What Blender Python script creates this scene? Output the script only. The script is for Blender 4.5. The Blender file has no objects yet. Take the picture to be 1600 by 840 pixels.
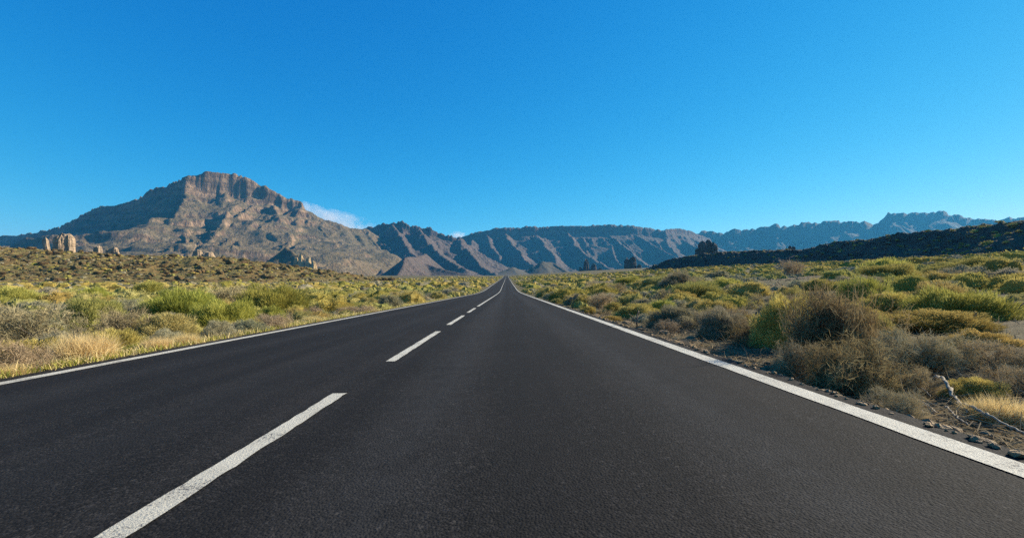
import bpy, math, random
import numpy as np
from mathutils import Vector, Matrix

S = bpy.context.scene
COL = S.collection
R = math.radians

# ------------------------------------------------------------------ camera
F = 715.0                      # focal length in pixels of a 1600 px wide picture
CAM_H = 0.78
PITCH, YAW = 12.0 / F, 8.0 / F  # slightly up, slightly to the right of the road's direction
cd = bpy.data.cameras.new('camera'); cam = bpy.data.objects.new('camera', cd); COL.objects.link(cam)
cd.sensor_width = 36.0; cd.lens = 36.0 * F / 1600.0
cd.clip_start = 0.05; cd.clip_end = 40000
fw = Vector((math.sin(YAW) * math.cos(PITCH), math.cos(YAW) * math.cos(PITCH), math.sin(PITCH)))
cam.location = (0, 0, CAM_H)
cam.rotation_euler = fw.to_track_quat('-Z', 'Y').to_euler()
S.camera = cam

# ------------------------------------------------------------------ sky, sun, exposure
AZ, EL = 69.0, 27.0            # sun to the right of the road, low
w = bpy.data.worlds.new('World'); S.world = w; w.use_nodes = True
nt = w.node_tree; bg = nt.nodes['Background']
sky = nt.nodes.new('ShaderNodeTexSky'); sky.sky_type = 'NISHITA'; sky.sun_disc = False
sky.sun_elevation = R(EL); sky.sun_rotation = R(AZ); sky.altitude = 2100
sky.air_density = 1.0; sky.dust_density = 0.3; sky.ozone_density = 1.0
sc_ = nt.nodes.new('ShaderNodeSeparateColor'); cc_ = nt.nodes.new('ShaderNodeCombineColor'); nt.links.new(sky.outputs[0], sc_.inputs[0])
for i_, (g_, k_) in enumerate(((2.3, 8.4), (.84, 6.4), (.42, 6.9))):     # the photograph's deep cyan tone curve, the same for every direction
    p_ = nt.nodes.new('ShaderNodeMath'); p_.operation = 'MULTIPLY'; p_.inputs[1].default_value = .1
    q_ = nt.nodes.new('ShaderNodeMath'); q_.operation = 'POWER'; q_.inputs[1].default_value = g_
    r_ = nt.nodes.new('ShaderNodeMath'); r_.operation = 'MULTIPLY'; r_.inputs[1].default_value = k_
    nt.links.new(sc_.outputs[i_], p_.inputs[0]); nt.links.new(p_.outputs[0], q_.inputs[0]); nt.links.new(q_.outputs[0], r_.inputs[0]); nt.links.new(r_.outputs[0], cc_.inputs[i_])
nt.links.new(cc_.outputs[0], bg.inputs[0])
bg.inputs[1].default_value = 0.07
sl = bpy.data.lights.new('sun', 'SUN'); sun = bpy.data.objects.new('sun', sl); COL.objects.link(sun)
sl.energy = 5.0; sl.angle = R(0.5); sl.color = (1.0, 0.89, 0.70)
sv = Vector((math.sin(R(AZ)) * math.cos(R(EL)), math.cos(R(AZ)) * math.cos(R(EL)), math.sin(R(EL))))
sun.rotation_euler = sv.to_track_quat('Z', 'Y').to_euler()
S.view_settings.view_transform = 'Standard'; S.view_settings.look = 'None'
S.view_settings.exposure = 1.12; S.view_settings.gamma = 1.0; S.view_settings.use_curve_mapping = False
S.cycles.use_denoising = False
S.cycles.max_bounces = 6; S.cycles.volume_bounces = 1; S.cycles.transparent_max_bounces = 8

# ------------------------------------------------------------------ noise and mesh helpers
_T = np.random.RandomState(7).rand(256, 256)
def vn(x, y, sd=0):
    x = np.asarray(x, float) + sd * 17.31; y = np.asarray(y, float) + sd * 9.73
    xi = np.floor(x).astype(int); yi = np.floor(y).astype(int)
    fx = x - xi; fy = y - yi
    fx = fx * fx * fx * (fx * (fx * 6 - 15) + 10); fy = fy * fy * fy * (fy * (fy * 6 - 15) + 10)
    a = _T[xi & 255, yi & 255]; b = _T[(xi + 1) & 255, yi & 255]
    c = _T[xi & 255, (yi + 1) & 255]; d = _T[(xi + 1) & 255, (yi + 1) & 255]
    return (a * (1 - fx) + b * fx) * (1 - fy) + (c * (1 - fx) + d * fx) * fy
def fbm(x, y, o=4, sd=0, g=.5):
    s = 0; a = 1; t = 0
    for i in range(o):
        s = s + a * (vn(x, y, sd + i * 3) * 2 - 1); t += a; a *= g
        x, y = 1.6 * x + 1.2 * y, -1.2 * x + 1.6 * y
    return s / t
def ridged(x, y, o=4, sd=0):
    s = 0; a = 1; t = 0
    for i in range(o):
        s = s + a * (1 - np.abs(vn(x, y, sd + i * 3) * 2 - 1) * 1.6); t += a; a *= .5
        x, y = 1.6 * x + 1.2 * y, -1.2 * x + 1.6 * y
    return s / t
def smooth(a, b, x):
    t = np.clip((x - a) / (b - a), 0, 1); return t * t * (3 - 2 * t)

def mesh(name, V, Fc, mats, mi=None, tint=None, sm=False):
    V = np.asarray(V, np.float32); Fc = np.asarray(Fc, np.int32); n, k = Fc.shape
    me = bpy.data.meshes.new(name)
    me.vertices.add(len(V)); me.vertices.foreach_set('co', V.ravel())
    me.loops.add(n * k); me.loops.foreach_set('vertex_index', Fc.ravel())
    me.polygons.add(n); me.polygons.foreach_set('loop_start', np.arange(0, n * k, k, dtype=np.int32))
    me.polygons.foreach_set('use_smooth', np.full(n, sm, dtype=bool))
    for m in (mats if isinstance(mats, (list, tuple)) else [mats]): me.materials.append(m)
    if mi is not None: me.polygons.foreach_set('material_index', np.asarray(mi, np.int32))
    if tint is not None:
        a = me.attributes.new('tint', 'FLOAT', 'POINT'); a.data.foreach_set('value', np.asarray(tint, np.float32))
    me.update(calc_edges=True)
    return me
def obj(name, me, parent=None, kind=None, label=None, cat=None, group=None):
    o = bpy.data.objects.new(name, me); COL.objects.link(o)
    if parent: o.parent = parent
    if kind: o['kind'] = kind
    if label: o['label'] = label
    if cat: o['category'] = cat
    if group: o['group'] = group
    return o
def gridfaces(nu, nv):
    i = np.arange((nu - 1) * (nv - 1)); a = (i // (nv - 1)) * nv + i % (nv - 1)
    return np.stack([a, a + nv, a + nv + 1, a + 1], 1)
class Acc:
    """collects triangles"""
    def __init__(s): s.V = []; s.F = []; s.M = []; s.T = []; s.n = 0
    def add(s, V, Fc, m=0, t=None):
        s.V.append(V); s.F.append(np.asarray(Fc) + s.n); s.M.append(np.full(len(Fc), m))
        s.T.append(np.full(len(V), .5) if t is None else t); s.n += len(V)
    def addb(s, b, m=0): s.add(b[0], b[1], m, b[2])
    def mesh(s, name, mats, sm=False):
        return mesh(name, np.concatenate(s.V), np.concatenate(s.F), mats, np.concatenate(s.M), np.concatenate(s.T), sm)

# ------------------------------------------------------------------ material helpers
def mat(name):
    m = bpy.data.materials.new(name); m.use_nodes = True
    m.node_tree.nodes.clear(); return m, m.node_tree
def N(t, typ, **kw):
    n = t.nodes.new(typ)
    for k, v in kw.items():
        if k in n.inputs: n.inputs[k].default_value = v
        else: setattr(n, k, v)
    return n
def L(t, a, b): t.links.new(a, b)
def ramp(t, src, stops):
    r = t.nodes.new('ShaderNodeValToRGB'); e = r.color_ramp.elements
    while len(e) < len(stops): e.new(.5)
    for i, (p, c) in enumerate(stops):
        e[i].position = p; e[i].color = (c, c, c, 1) if not isinstance(c, (tuple, list)) else (*c, 1)
    if src is not None: L(t, src, r.inputs[0])
    return r.outputs[0]
def mix(t, fac, a, b, typ='MIX'):
    n = t.nodes.new('ShaderNodeMix'); n.data_type = 'RGBA'; n.blend_type = typ
    for k, v in ((0, fac), (6, a), (7, b)):
        if hasattr(v, 'is_output'): L(t, v, n.inputs[k])
        else: n.inputs[k].default_value = v if k == 0 else (*v, 1)
    return n.outputs[2]
def math_(t, op, a, b=0.0):
    n = t.nodes.new('ShaderNodeMath'); n.operation = op
    for i, v in enumerate((a, b)):
        if hasattr(v, 'is_output'): L(t, v, n.inputs[i])
        else: n.inputs[i].default_value = v
    return n.outputs[0]
def out(t, sh): o = t.nodes.new('ShaderNodeOutputMaterial'); L(t, sh, o.inputs[0]); return o
def noise(t, co, scale, detail=4, rough=.55):
    n = N(t, 'ShaderNodeTexNoise', Scale=scale, Detail=detail, Roughness=rough); L(t, co, n.inputs['Vector']); return n.outputs['Fac']
def bsdf(t, col, rough=.9, spec=.2, bump=None):
    b = N(t, 'ShaderNodeBsdfPrincipled', Roughness=rough)
    b.inputs['Specular IOR Level'].default_value = spec
    if hasattr(col, 'is_output'): L(t, col, b.inputs['Base Color'])
    else: b.inputs['Base Color'].default_value = (*col, 1)
    if bump: L(t, bump, b.inputs['Normal'])
    return b
def bump(t, h, dist, strength=1.0):
    b = N(t, 'ShaderNodeBump', Distance=dist, Strength=strength); L(t, h, b.inputs['Height']); return b.outputs[0]

# mountains: rock on the steep parts, scree with scattered dark scrub on the gentle ones
def mountain_mat(name, rock1, rock2, scree1, scree2, veg, s=1.0, vegamt=.5, pale=None):
    m, t = mat(name); co = N(t, 'ShaderNodeTexCoord').outputs['Object']
    ge = N(t, 'ShaderNodeNewGeometry'); sp = N(t, 'ShaderNodeSeparateXYZ'); L(t, ge.outputs['Normal'], sp.inputs[0])
    mp = N(t, 'ShaderNodeMapping'); mp.inputs['Scale'].default_value = (1, 1, .16); L(t, co, mp.inputs[0])
    mh = N(t, 'ShaderNodeMapping'); mh.inputs['Scale'].default_value = (.12, .12, 1.6); L(t, co, mh.inputs[0])
    n1 = noise(t, co, .006 * s, 6); n2 = noise(t, mp.outputs[0], .05 * s, 5, .6); n3 = noise(t, co, .045 * s, 5, .7); n4 = noise(t, mh.outputs[0], .02 * s, 4)
    rock = mix(t, ramp(t, n2, [(.42, 0), (.58, 1)]), rock1, rock2)
    rock = mix(t, ramp(t, n4, [(.45, 0), (.6, .7)]), rock, [c * .5 for c in rock1])
    scree = mix(t, ramp(t, n1, [(.35, 0), (.65, 1)]), scree1, scree2)
    if pale: scree = mix(t, ramp(t, noise(t, co, .011 * s, 5, .65), [(.58, 0), (.68, .8)]), scree, pale)
    vo = N(t, 'ShaderNodeTexVoronoi', Scale=.085 * s); L(t, co, vo.inputs['Vector'])
    spot = math_(t, 'MULTIPLY', ramp(t, vo.outputs['Distance'], [(.18, 1), (.42, 0)]), ramp(t, n1, [(.3, vegamt), (.7, vegamt * .5)]))
    scree = mix(t, spot, scree, veg)
    sl_ = math_(t, 'ADD', sp.outputs[2], math_(t, 'MULTIPLY', math_(t, 'SUBTRACT', n3, .5), .35))
    col = mix(t, ramp(t, sl_, [(.58, 0), (.74, 1)]), rock, scree)
    h = math_(t, 'ADD', math_(t, 'MULTIPLY', n2, .8), n3)
    L_ = bsdf(t, col, .95, .1, bump(t, h, 14 / s, 1.0)); out(t, L_.outputs[0]); return m

MAT = {}
MAT['mesa'] = mountain_mat('mesa_rock', (0.143, 0.093, 0.056), (0.302, 0.200, 0.119), (0.175, 0.126, 0.072), (0.111, 0.089, 0.049), (0.038, 0.037, 0.015), 1.0, .85, (0.307, 0.228, 0.139))
MAT['wall'] = mountain_mat('caldera_rock', (0.087, 0.064, 0.058), (0.151, 0.108, 0.095), (0.121, 0.088, 0.074), (0.099, 0.077, 0.063), (0.040, 0.038, 0.025), .8, .7)
MAT['farridge'] = mountain_mat('far_rock', (0.103, 0.090, 0.086), (0.146, 0.125, 0.112), (0.120, 0.103, 0.090), (0.103, 0.095, 0.082), (0.052, 0.052, 0.039), .6, .4)
MAT['lava'] = mountain_mat('lava_rock', (.05, .043, .037), (.11, .092, .078), (.11, .094, .07), (.08, .07, .056), (.07, .075, .035), 22, .7)
MAT['mound'] = mountain_mat('mound_rock', (.135, .085, .042), (.215, .13, .06), (.15, .128, .05), (.165, .11, .045), (.095, .1, .032), 22, .8)
MAT['crag'] = mountain_mat('crag_rock', (0.308, 0.224, 0.146), (0.448, 0.330, 0.220), (0.378, 0.284, 0.189), (0.322, 0.238, 0.159), (0.168, 0.132, 0.079), 12, .3)
MAT['crag_gold'] = mountain_mat('golden_crag_rock', (.40, .28, .14), (.5, .36, .19), (.42, .31, .17), (.36, .26, .14), (.2, .15, .08), 10, .2)
MAT['crag_dark'] = mountain_mat('dark_crag_rock', (.075, .062, .056), (.12, .095, .085), (.10, .082, .07), (.085, .07, .06), (.05, .05, .035), 8, .3)

def ground_mat():
    m, t = mat('soil'); co = N(t, 'ShaderNodeTexCoord').outputs['Object']
    a = noise(t, co, .22, 5, .6); b = noise(t, co, 3.0, 6, .7); c = noise(t, co, 28, 4, .7); far = noise(t, co, .035, 6, .7)
    col = mix(t, ramp(t, a, [(.35, 0), (.65, 1)]), (.105, .08, .05), (.15, .118, .06))
    col = mix(t, ramp(t, b, [(.4, 0), (.62, .8)]), col, (.075, .064, .04))
    col = mix(t, ramp(t, c, [(.5, 0), (.72, .5)]), col, (.16, .132, .09))
    col = mix(t, ramp(t, far, [(.42, 0), (.6, .55)]), col, (.12, .118, .045))
    h = math_(t, 'ADD', math_(t, 'MULTIPLY', b, .6), math_(t, 'MULTIPLY', c, .25))
    out(t, bsdf(t, col, .95, .1, bump(t, h, .12, .9)).outputs[0]); return m
MAT['soil'] = ground_mat()

def asphalt_mat():
    m, t = mat('asphalt'); co = N(t, 'ShaderNodeTexCoord').outputs['Object']
    v = N(t, 'ShaderNodeTexVoronoi', Scale=95, Randomness=1.0); L(t, co, v.inputs['Vector'])
    v2 = N(t, 'ShaderNodeTexVoronoi', Scale=38, Randomness=1.0); L(t, co, v2.inputs['Vector'])
    n1 = noise(t, co, 48, 6, .8); n2 = noise(t, co, .7, 5, .65); n3 = noise(t, co, 6, 5, .7)
    st = N(t, 'ShaderNodeSeparateColor'); L(t, v.outputs['Color'], st.inputs[0]); st2 = N(t, 'ShaderNodeSeparateColor'); L(t, v2.outputs['Color'], st2.inputs[0])
    col = mix(t, ramp(t, st.outputs[0], [(.35, 0), (1.0, 1)]), (0.0079, 0.0076, 0.0076), (0.0360, 0.0331, 0.0317))
    col = mix(t, math_(t, 'MULTIPLY', ramp(t, st2.outputs[1], [(.90, 0), (1.0, .8)]), ramp(t, v2.outputs['Distance'], [(.3, 1), (.5, 0)])), col, (0.0634, 0.0576, 0.0526))
    col = mix(t, ramp(t, n1, [(.40, .9), (.52, 0)]), col, (0.0036, 0.0036, 0.0036))
    col = mix(t, ramp(t, n3, [(.35, .35), (.6, 0)]), col, (0.0086, 0.0083, 0.0083))
    col = mix(t, ramp(t, n2, [(.42, 0), (.72, .4)]), col, (0.0274, 0.0245, 0.0230))
    mp = N(t, 'ShaderNodeMapping'); mp.inputs['Scale'].default_value = (1.5, .022, 1); L(t, co, mp.inputs[0])
    tr = noise(t, mp.outputs[0], 1.1, 4, .65)
    col = mix(t, ramp(t, tr, [(.36, .75), (.56, 0)]), col, (0.0086, 0.0083, 0.0086))
    col = mix(t, ramp(t, tr, [(.54, 0), (.72, .4)]), col, (0.0288, 0.0266, 0.0252))
    sx = N(t, 'ShaderNodeSeparateXYZ'); L(t, co, sx.inputs[0]); wob = math_(t, 'ADD', sx.outputs[0], math_(t, 'MULTIPLY', math_(t, 'SUBTRACT', noise(t, mp.outputs[0], 2.0, 3), .5), .35))
    def band(c, w_): return ramp(t, math_(t, 'MULTIPLY', math_(t, 'ABSOLUTE', math_(t, 'SUBTRACT', wob, c)), 1 / w_), [(0, 1), (1, 0)])
    for c, w_, a_, k_ in ((.03, .22, .5, (0.0087, 0.0088, 0.0091)), (-2.95, .25, .35, (0.0087, 0.0088, 0.0091)), (-.5, .4, .5, (0.0328, 0.0332, 0.0343)), (1.2, .42, .5, (0.0328, 0.0332, 0.0343)), (-3.75, .4, .28, (0.0273, 0.0275, 0.0285)), (-2.15, .4, .28, (0.0273, 0.0275, 0.0285))):
        col = mix(t, math_(t, 'MULTIPLY', band(c, w_), math_(t, 'MULTIPLY', a_, ramp(t, n3, [(.3, .3), (.6, 1)]))), col, k_)
    edge = ramp(t, math_(t, 'SUBTRACT', math_(t, 'ABSOLUTE', math_(t, 'ADD', wob, 1.3)), 3.2), [(.0, 0), (.42, 1)])
    col = mix(t, math_(t, 'MULTIPLY', edge, ramp(t, noise(t, co, 2.2, 6, .75), [(.5, 0), (.72, .6)])), col, (.085, .072, .053))
    h = math_(t, 'SUBTRACT', math_(t, 'MULTIPLY', n1, 1.0), math_(t, 'MULTIPLY', v.outputs['Distance'], 1.0))
    b = bsdf(t, col, .9, .12, bump(t, h, .0042, .9)); out(t, b.outputs[0]); return m
MAT['asphalt'] = asphalt_mat()
def paint_mat():
    m, t = mat('road_paint'); co = N(t, 'ShaderNodeTexCoord').outputs['Object']
    n1 = noise(t, co, 55, 5, .75); n2 = noise(t, co, 3, 4, .6); n3 = noise(t, co, 120, 3, .7)
    col = mix(t, ramp(t, n2, [(.3, 0), (.7, 1)]), (.42, .395, .32), (.53, .50, .41))
    wear = math_(t, 'ADD', n1, math_(t, 'MULTIPLY', math_(t, 'SUBTRACT', n2, .5), .6))
    col = mix(t, ramp(t, wear, [(.33, 1), (.42, 0)]), col, (.10, .095, .09))
    col = mix(t, ramp(t, n3, [(.35, .45), (.5, 0)]), col, (.35, .33, .29))
    out(t, bsdf(t, col, .7, .3, bump(t, math_(t, 'ADD', n1, n3), .008, .8)).outputs[0]); return m
MAT['paint'] = paint_mat()

def leaf_mat(name, a, b, c=None, trans=.35, var=.35):
    m, t = mat(name)
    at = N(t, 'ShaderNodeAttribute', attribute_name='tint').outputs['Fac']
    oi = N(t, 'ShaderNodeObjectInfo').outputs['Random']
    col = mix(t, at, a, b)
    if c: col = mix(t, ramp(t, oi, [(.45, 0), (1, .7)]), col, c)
    hv = N(t, 'ShaderNodeHueSaturation'); L(t, col, hv.inputs['Color'])
    L(t, math_(t, 'ADD', 1 - var / 2, math_(t, 'MULTIPLY', math_(t, 'FRACT', math_(t, 'MULTIPLY', oi, 7.31)), var)), hv.inputs['Value'])
    L(t, math_(t, 'ADD', .485, math_(t, 'MULTIPLY', math_(t, 'FRACT', math_(t, 'MULTIPLY', oi, 13.7)), .03)), hv.inputs['Hue'])
    d = N(t, 'ShaderNodeBsdfDiffuse'); L(t, hv.outputs[0], d.inputs[0])
    tr = N(t, 'ShaderNodeBsdfTranslucent'); L(t, hv.outputs[0], tr.inputs[0])
    mx = N(t, 'ShaderNodeMixShader', Fac=trans); L(t, d.outputs[0], mx.inputs[1]); L(t, tr.outputs[0], mx.inputs[2])
    out(t, mx.outputs[0]); return m
MAT['broom'] = leaf_mat('broom_twigs', (.23, .205, .042), (.54, .48, .14), (.38, .35, .16), .28)
MAT['greenbroom'] = leaf_mat('green_broom_twigs', (.19, .19, .033), (.53, .50, .125), None, .3, .2)
MAT['cushion'] = leaf_mat('cushion_leaves', (.28, .215, .055), (.63, .50, .16), (.38, .33, .15), .3)
MAT['greycushion'] = leaf_mat('grey_leaves', (.23, .20, .12), (.45, .40, .26), (.33, .33, .2), .3)
MAT['dead'] = leaf_mat('dead_twigs', (.23, .17, .095), (.53, .42, .24), (.38, .31, .20), .2)
MAT['straggly'] = leaf_mat('straggly_twigs', (.10, .077, .045), (.42, .33, .15), (.17, .14, .085), .25)
MAT['drygrass'] = leaf_mat('dry_grass', (.55, .43, .17), (.80, .66, .33), None, .35, .2)
MAT['herb'] = leaf_mat('green_herb', (.24, .25, .035), (.46, .45, .11), None, .4, .2)
def bark_mat(name, a, b):
    m, t = mat(name); co = N(t, 'ShaderNodeTexCoord').outputs['Object']
    mp = N(t, 'ShaderNodeMapping'); mp.inputs['Scale'].default_value = (1, 1, .3); L(t, co, mp.inputs[0])
    n = noise(t, mp.outputs[0], 45, 5, .7)
    out(t, bsdf(t, mix(t, ramp(t, n, [(.35, 0), (.65, 1)]), a, b), .9, .15, bump(t, n, .01, .7)).outputs[0]); return m
MAT['twig'] = bark_mat('twig_bark', (.075, .06, .045), (.16, .13, .10))
MAT['paletwig'] = bark_mat('bleached_wood', (.20, .17, .125), (.38, .33, .25))
def stone_mat():
    m, t = mat('rubble_stone'); co = N(t, 'ShaderNodeTexCoord').outputs['Object']; oi = N(t, 'ShaderNodeObjectInfo').outputs['Random']
    n = noise(t, co, 3, 6, .7); n2 = noise(t, co, 14, 4, .7)
    col = mix(t, oi, (.26, .18, .10), (.42, .30, .17)); col = mix(t, ramp(t, n, [(.4, 0), (.65, .7)]), col, (.17, .13, .085))
    out(t, bsdf(t, col, .9, .2, bump(t, math_(t, 'ADD', n, math_(t, 'MULTIPLY', n2, .5)), .15, .8)).outputs[0]); return m
MAT['stone'] = stone_mat()

# ------------------------------------------------------------------ the lie of the land
_py = np.array([-4000, -60, 0, 40, 75, 100, 126, 177, 300, 532, 700, 900, 2000, 5000, 9000], float)
_pz = np.array([1.5, 1.5, 0, -1.0, -1.85, -2.05, -1.92, -1.85, -1.4, -.6, 1.6, 2.3, 5.5, 12, 14], float)
_dy = np.arange(-200, 9000, 2.0); _dz = np.interp(_dy, _py, _pz)
_k = np.hanning(23); _k /= _k.sum(); _dz = np.convolve(np.pad(_dz, 11, 'edge'), _k, 'valid')
_dz = _dz - np.interp(0, _dy, _dz)
def zr(y): return np.interp(y, _dy, _dz)
def cross(y): return .02 * (1 - smooth(90, 200, np.asarray(y, float)))
def road_z(x, y): return zr(y) + cross(y) * x
RL, RR = -4.90, 2.30           # asphalt edges
def ground_z(x, y):
    x = np.asarray(x, float); y = np.asarray(y, float)
    z = zr(y)
    c = cross(y)
    left = c * np.maximum(np.minimum(x, RL), -9.0) - .05 * smooth(RL, RL - .6, x)
    xr = np.maximum(x - 3.3, 0)
    right = c * RR - .14 * smooth(RR - .1, RR + .35, x) + 40 * (1 - np.exp(-.072 * xr / 40)) + .06 * smooth(3, 4, x)
    on = c * x - .10
    z = z + np.where(x < RL, left, np.where(x > RR, right, on))
    off = np.clip(np.maximum(RL - x, x - RR), 0, None)
    a = smooth(.1, 3, off); d = np.hypot(x, y)
    z = z + a * (.10 * fbm(x * .45, y * .45, 4, 1) + .22 * fbm(x * .11, y * .11, 3, 5)) + smooth(.05, .5, off) * .025 * fbm(x * 3.1, y * 3.1, 3, 8)
    z = z + smooth(40, 250, off) * .5 * fbm(x * .02, y * .02, 3, 3)
    return z
def ray(px, py):
    q = cam.rotation_euler.to_quaternion()
    return q @ Vector(((px - 800) / F, -(py - 420) / F, -1.0))
def at(px, py, D):
    """the point that lies D metres along the road's direction and shows at a place in the photograph"""
    r = ray(px, py); k = D / r.y
    return np.array([r.x * k, D, CAM_H + r.z * k])
def on_ground(px, py):
    r = ray(px, py); s = np.geomspace(1.2, 600, 4000)
    h = CAM_H + r.z * s - ground_z(r.x * s, r.y * s)
    i = int(np.argmax(h < 0)) if (h < 0).any() else len(s) - 1
    return np.array([r.x * s[i], r.y * s[i], ground_z(r.x * s[i], r.y * s[i])])

# ground: one sheet, fine near the road, reaching out under the mountains
ang = np.concatenate([np.linspace(-180, -66, 40)[:-1], np.linspace(-66, 66, 430), np.linspace(66, 180, 40)[1:]])
rad = np.concatenate([[0.3], np.geomspace(1.2, 80, 240), np.geomspace(82, 8800, 110)])
A, B = np.meshgrid(np.radians(ang), rad, indexing='ij')
gx, gy = B * np.sin(A), B * np.cos(A); gz = ground_z(gx, gy)
V = np.stack([gx, gy, gz], -1).reshape(-1, 3)
Fc = gridfaces(len(ang), len(rad))[:, ::-1]
obj('ground', mesh('ground', V, Fc, MAT['soil'], sm=True), kind='structure')

# road with its broken edges
ys = np.concatenate([np.arange(-30, 30, .12), np.arange(30, 120, .6), np.arange(120, 900, 4.0)])
el = RL + .05 * fbm(ys * 1.3, ys * 0, 4, 2) + .02 * fbm(ys * 7, ys * 0, 3, 4); er = RR + .06 * fbm(ys * 1.1, ys * 0 + 3, 4, 6) + .025 * fbm(ys * 6, ys * 0, 3, 9)
ts = np.linspace(0, 1, 15); X = el[:, None] * (1 - ts) + er[:, None] * ts; Y = np.repeat(ys[:, None], 15, 1)
Z = road_z(X, Y)
X = np.concatenate([el[:, None] - .04, X, er[:, None] + .05], 1); Y = np.concatenate([Y[:, :1], Y, Y[:, :1]], 1)
Z = np.concatenate([Z[:, :1] - .28, Z, Z[:, -1:] - .28], 1)
road = obj('road', mesh('road', np.stack([X, Y, Z], -1).reshape(-1, 3), gridfaces(len(ys), 17)[:, ::-1], MAT['asphalt']), kind='structure')

def stripe(name, xc, wd, y0, y1, sd, ragged=.011):
    st = .06 if y1 - y0 < 30 else .25
    yy = np.arange(y0, min(y1, 60) + 1e-6, st)
    if y1 > 60: yy = np.concatenate([yy, np.arange(61, y1, 3.0)])
    a = xc - wd / 2 + ragged * fbm(yy * 9, yy * 0, 3, sd); b = xc + wd / 2 + ragged * fbm(yy * 9, yy * 0 + 5, 3, sd + 4)
    tt = np.linspace(0, 1, 4); X = a[:, None] * (1 - tt) + b[:, None] * tt; Y = np.repeat(yy[:, None], 4, 1)
    lift = .004 + .00006 * np.clip(yy, 0, 700)[:, None]
    obj(name, mesh(name, np.stack([X, Y, road_z(X, Y) + lift], -1).reshape(-1, 3), gridfaces(len(yy), 4)[:, ::-1], MAT['paint']), road)
XL, XC, XR = -4.63, -1.278, 2.085
stripe('edge_line', XL, .15, -30, 880, 1); stripe('edge_line', XR, .155, -30, 880, 3)
for i, (a, b) in enumerate([(-9.9, -6.4), (-4.9, -1.4), (.05, 3.56), (5.06, 8.56), (10.08, 13.5), (15.1, 18.5)]): stripe('centre_dash', XC, .105, a, b, 10 + i)
stripe('centre_line', XC, .11, 20.2, 880, 30)

# ------------------------------------------------------------------ mountains
def ridge_field(X, Y, ridges, base, sd, slope=.75, gul=(120., .35), rough=14, s=1.0):
    Z = np.full(X.shape, base - 40.0)
    wx = 40 * s * fbm(X / (260 * s), Y / (260 * s), 4, sd); wy = 40 * s * fbm(X / (260 * s) + 9, Y / (260 * s), 4, sd + 5)
    for ri, rd in enumerate(ridges):
        P = np.array(rd['p']); cl = rd.get('cliff', 0); wdt = rd.get('w', 0); sl0 = rd.get('slope', slope); wp = rd.get('warp', .7)
        s0 = 0
        for j in range(len(P) - 1):
            a, b = P[j], P[j + 1]; d = b[:2] - a[:2]; Ln = np.hypot(*d); u = d / Ln
            qx, qy = X + wx * wp - a[0], Y + wy * wp - a[1]
            t = np.clip((qx * u[0] + qy * u[1]) / Ln, 0, 1); ex, ey = qx - t * d[0], qy - t * d[1]
            dist = np.maximum(np.hypot(ex, ey) - wdt, 0); side = np.sign(u[0] * qy - u[1] * qx)
            sl_ = np.where(side > 0, rd.get('sright', sl0), rd.get('sleft', sl0)); sc = (s0 + t * Ln) / gul[0]; an = np.arctan2(ey, ex)
            gk = rd.get('g', gul[1])
            g = ridged(sc + .35 * fbm(dist / (200 * s), sc, 2, sd) + side * 7 + .8 * np.where((t <= 0) | (t >= 1), an, 0), dist / (gul[0] * 9) + ri * 3, 4, sd + ri)
            zt = a[2] * (1 - t) + b[2] * t + rd.get('crag', 0) * fbm(sc * 6, sc * 0, 3, sd + ri)
            H = np.maximum(zt - cl - base, 8) * rd.get('hk', 1.5)
            de = dist * (1 - gk * (g - .35) * smooth(0, 150 * s, dist))
            drop = cl * smooth(2 * s, 26 * s, de * (1 + .5 * fbm(sc * 5, sc * 0 + ri, 3, sd))) + H * (1 - np.exp(-de * sl_ / H))
            Z = np.maximum(Z, zt - drop); s0 += Ln
    hz = np.clip((Z - base) / 60 / s, 0, 1) * (.5 + .5 * smooth(.35, .75, (Z - base) / (Z.max() - base)))
    Z = Z + hz * rough * (ridged(X / (52 * s), Y / (52 * s), 5, sd + 2) - .55)
    return Z
def terrain(name, x0, x1, y0, y1, res, ridges, base, m, sd, terr=None, **kw):
    xs = np.arange(x0, x1, res); yy = np.arange(y0, y1, res); X, Y = np.meshgrid(xs, yy, indexing='ij')
    Z = ridge_field(X, Y, ridges, base, sd, **kw)
    if terr:
        lo, step, am = terr; k = smooth(lo, lo + step, Z); ph = Z / step + .5 * fbm(X / 420, Y / 420, 2, sd + 11)
        Z = Z + k * am * np.sin(2 * np.pi * ph) * smooth(-.25, .45, fbm(X / 330 + 3, Y / 330, 3, sd + 13))
    V = np.stack([X, Y, Z], -1).reshape(-1, 3); Fc = gridfaces(len(xs), len(yy))
    keep = (Z.reshape(-1)[Fc].max(1) > base - 30)
    Fc = Fc[keep]; used = np.unique(Fc); re = np.zeros(len(V), int); re[used] = np.arange(len(used))
    return obj(name, mesh(name, V[used], re[Fc], m, sm=True), kind='structure')
def PP(*pts): return [at(*p) for p in pts]

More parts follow.
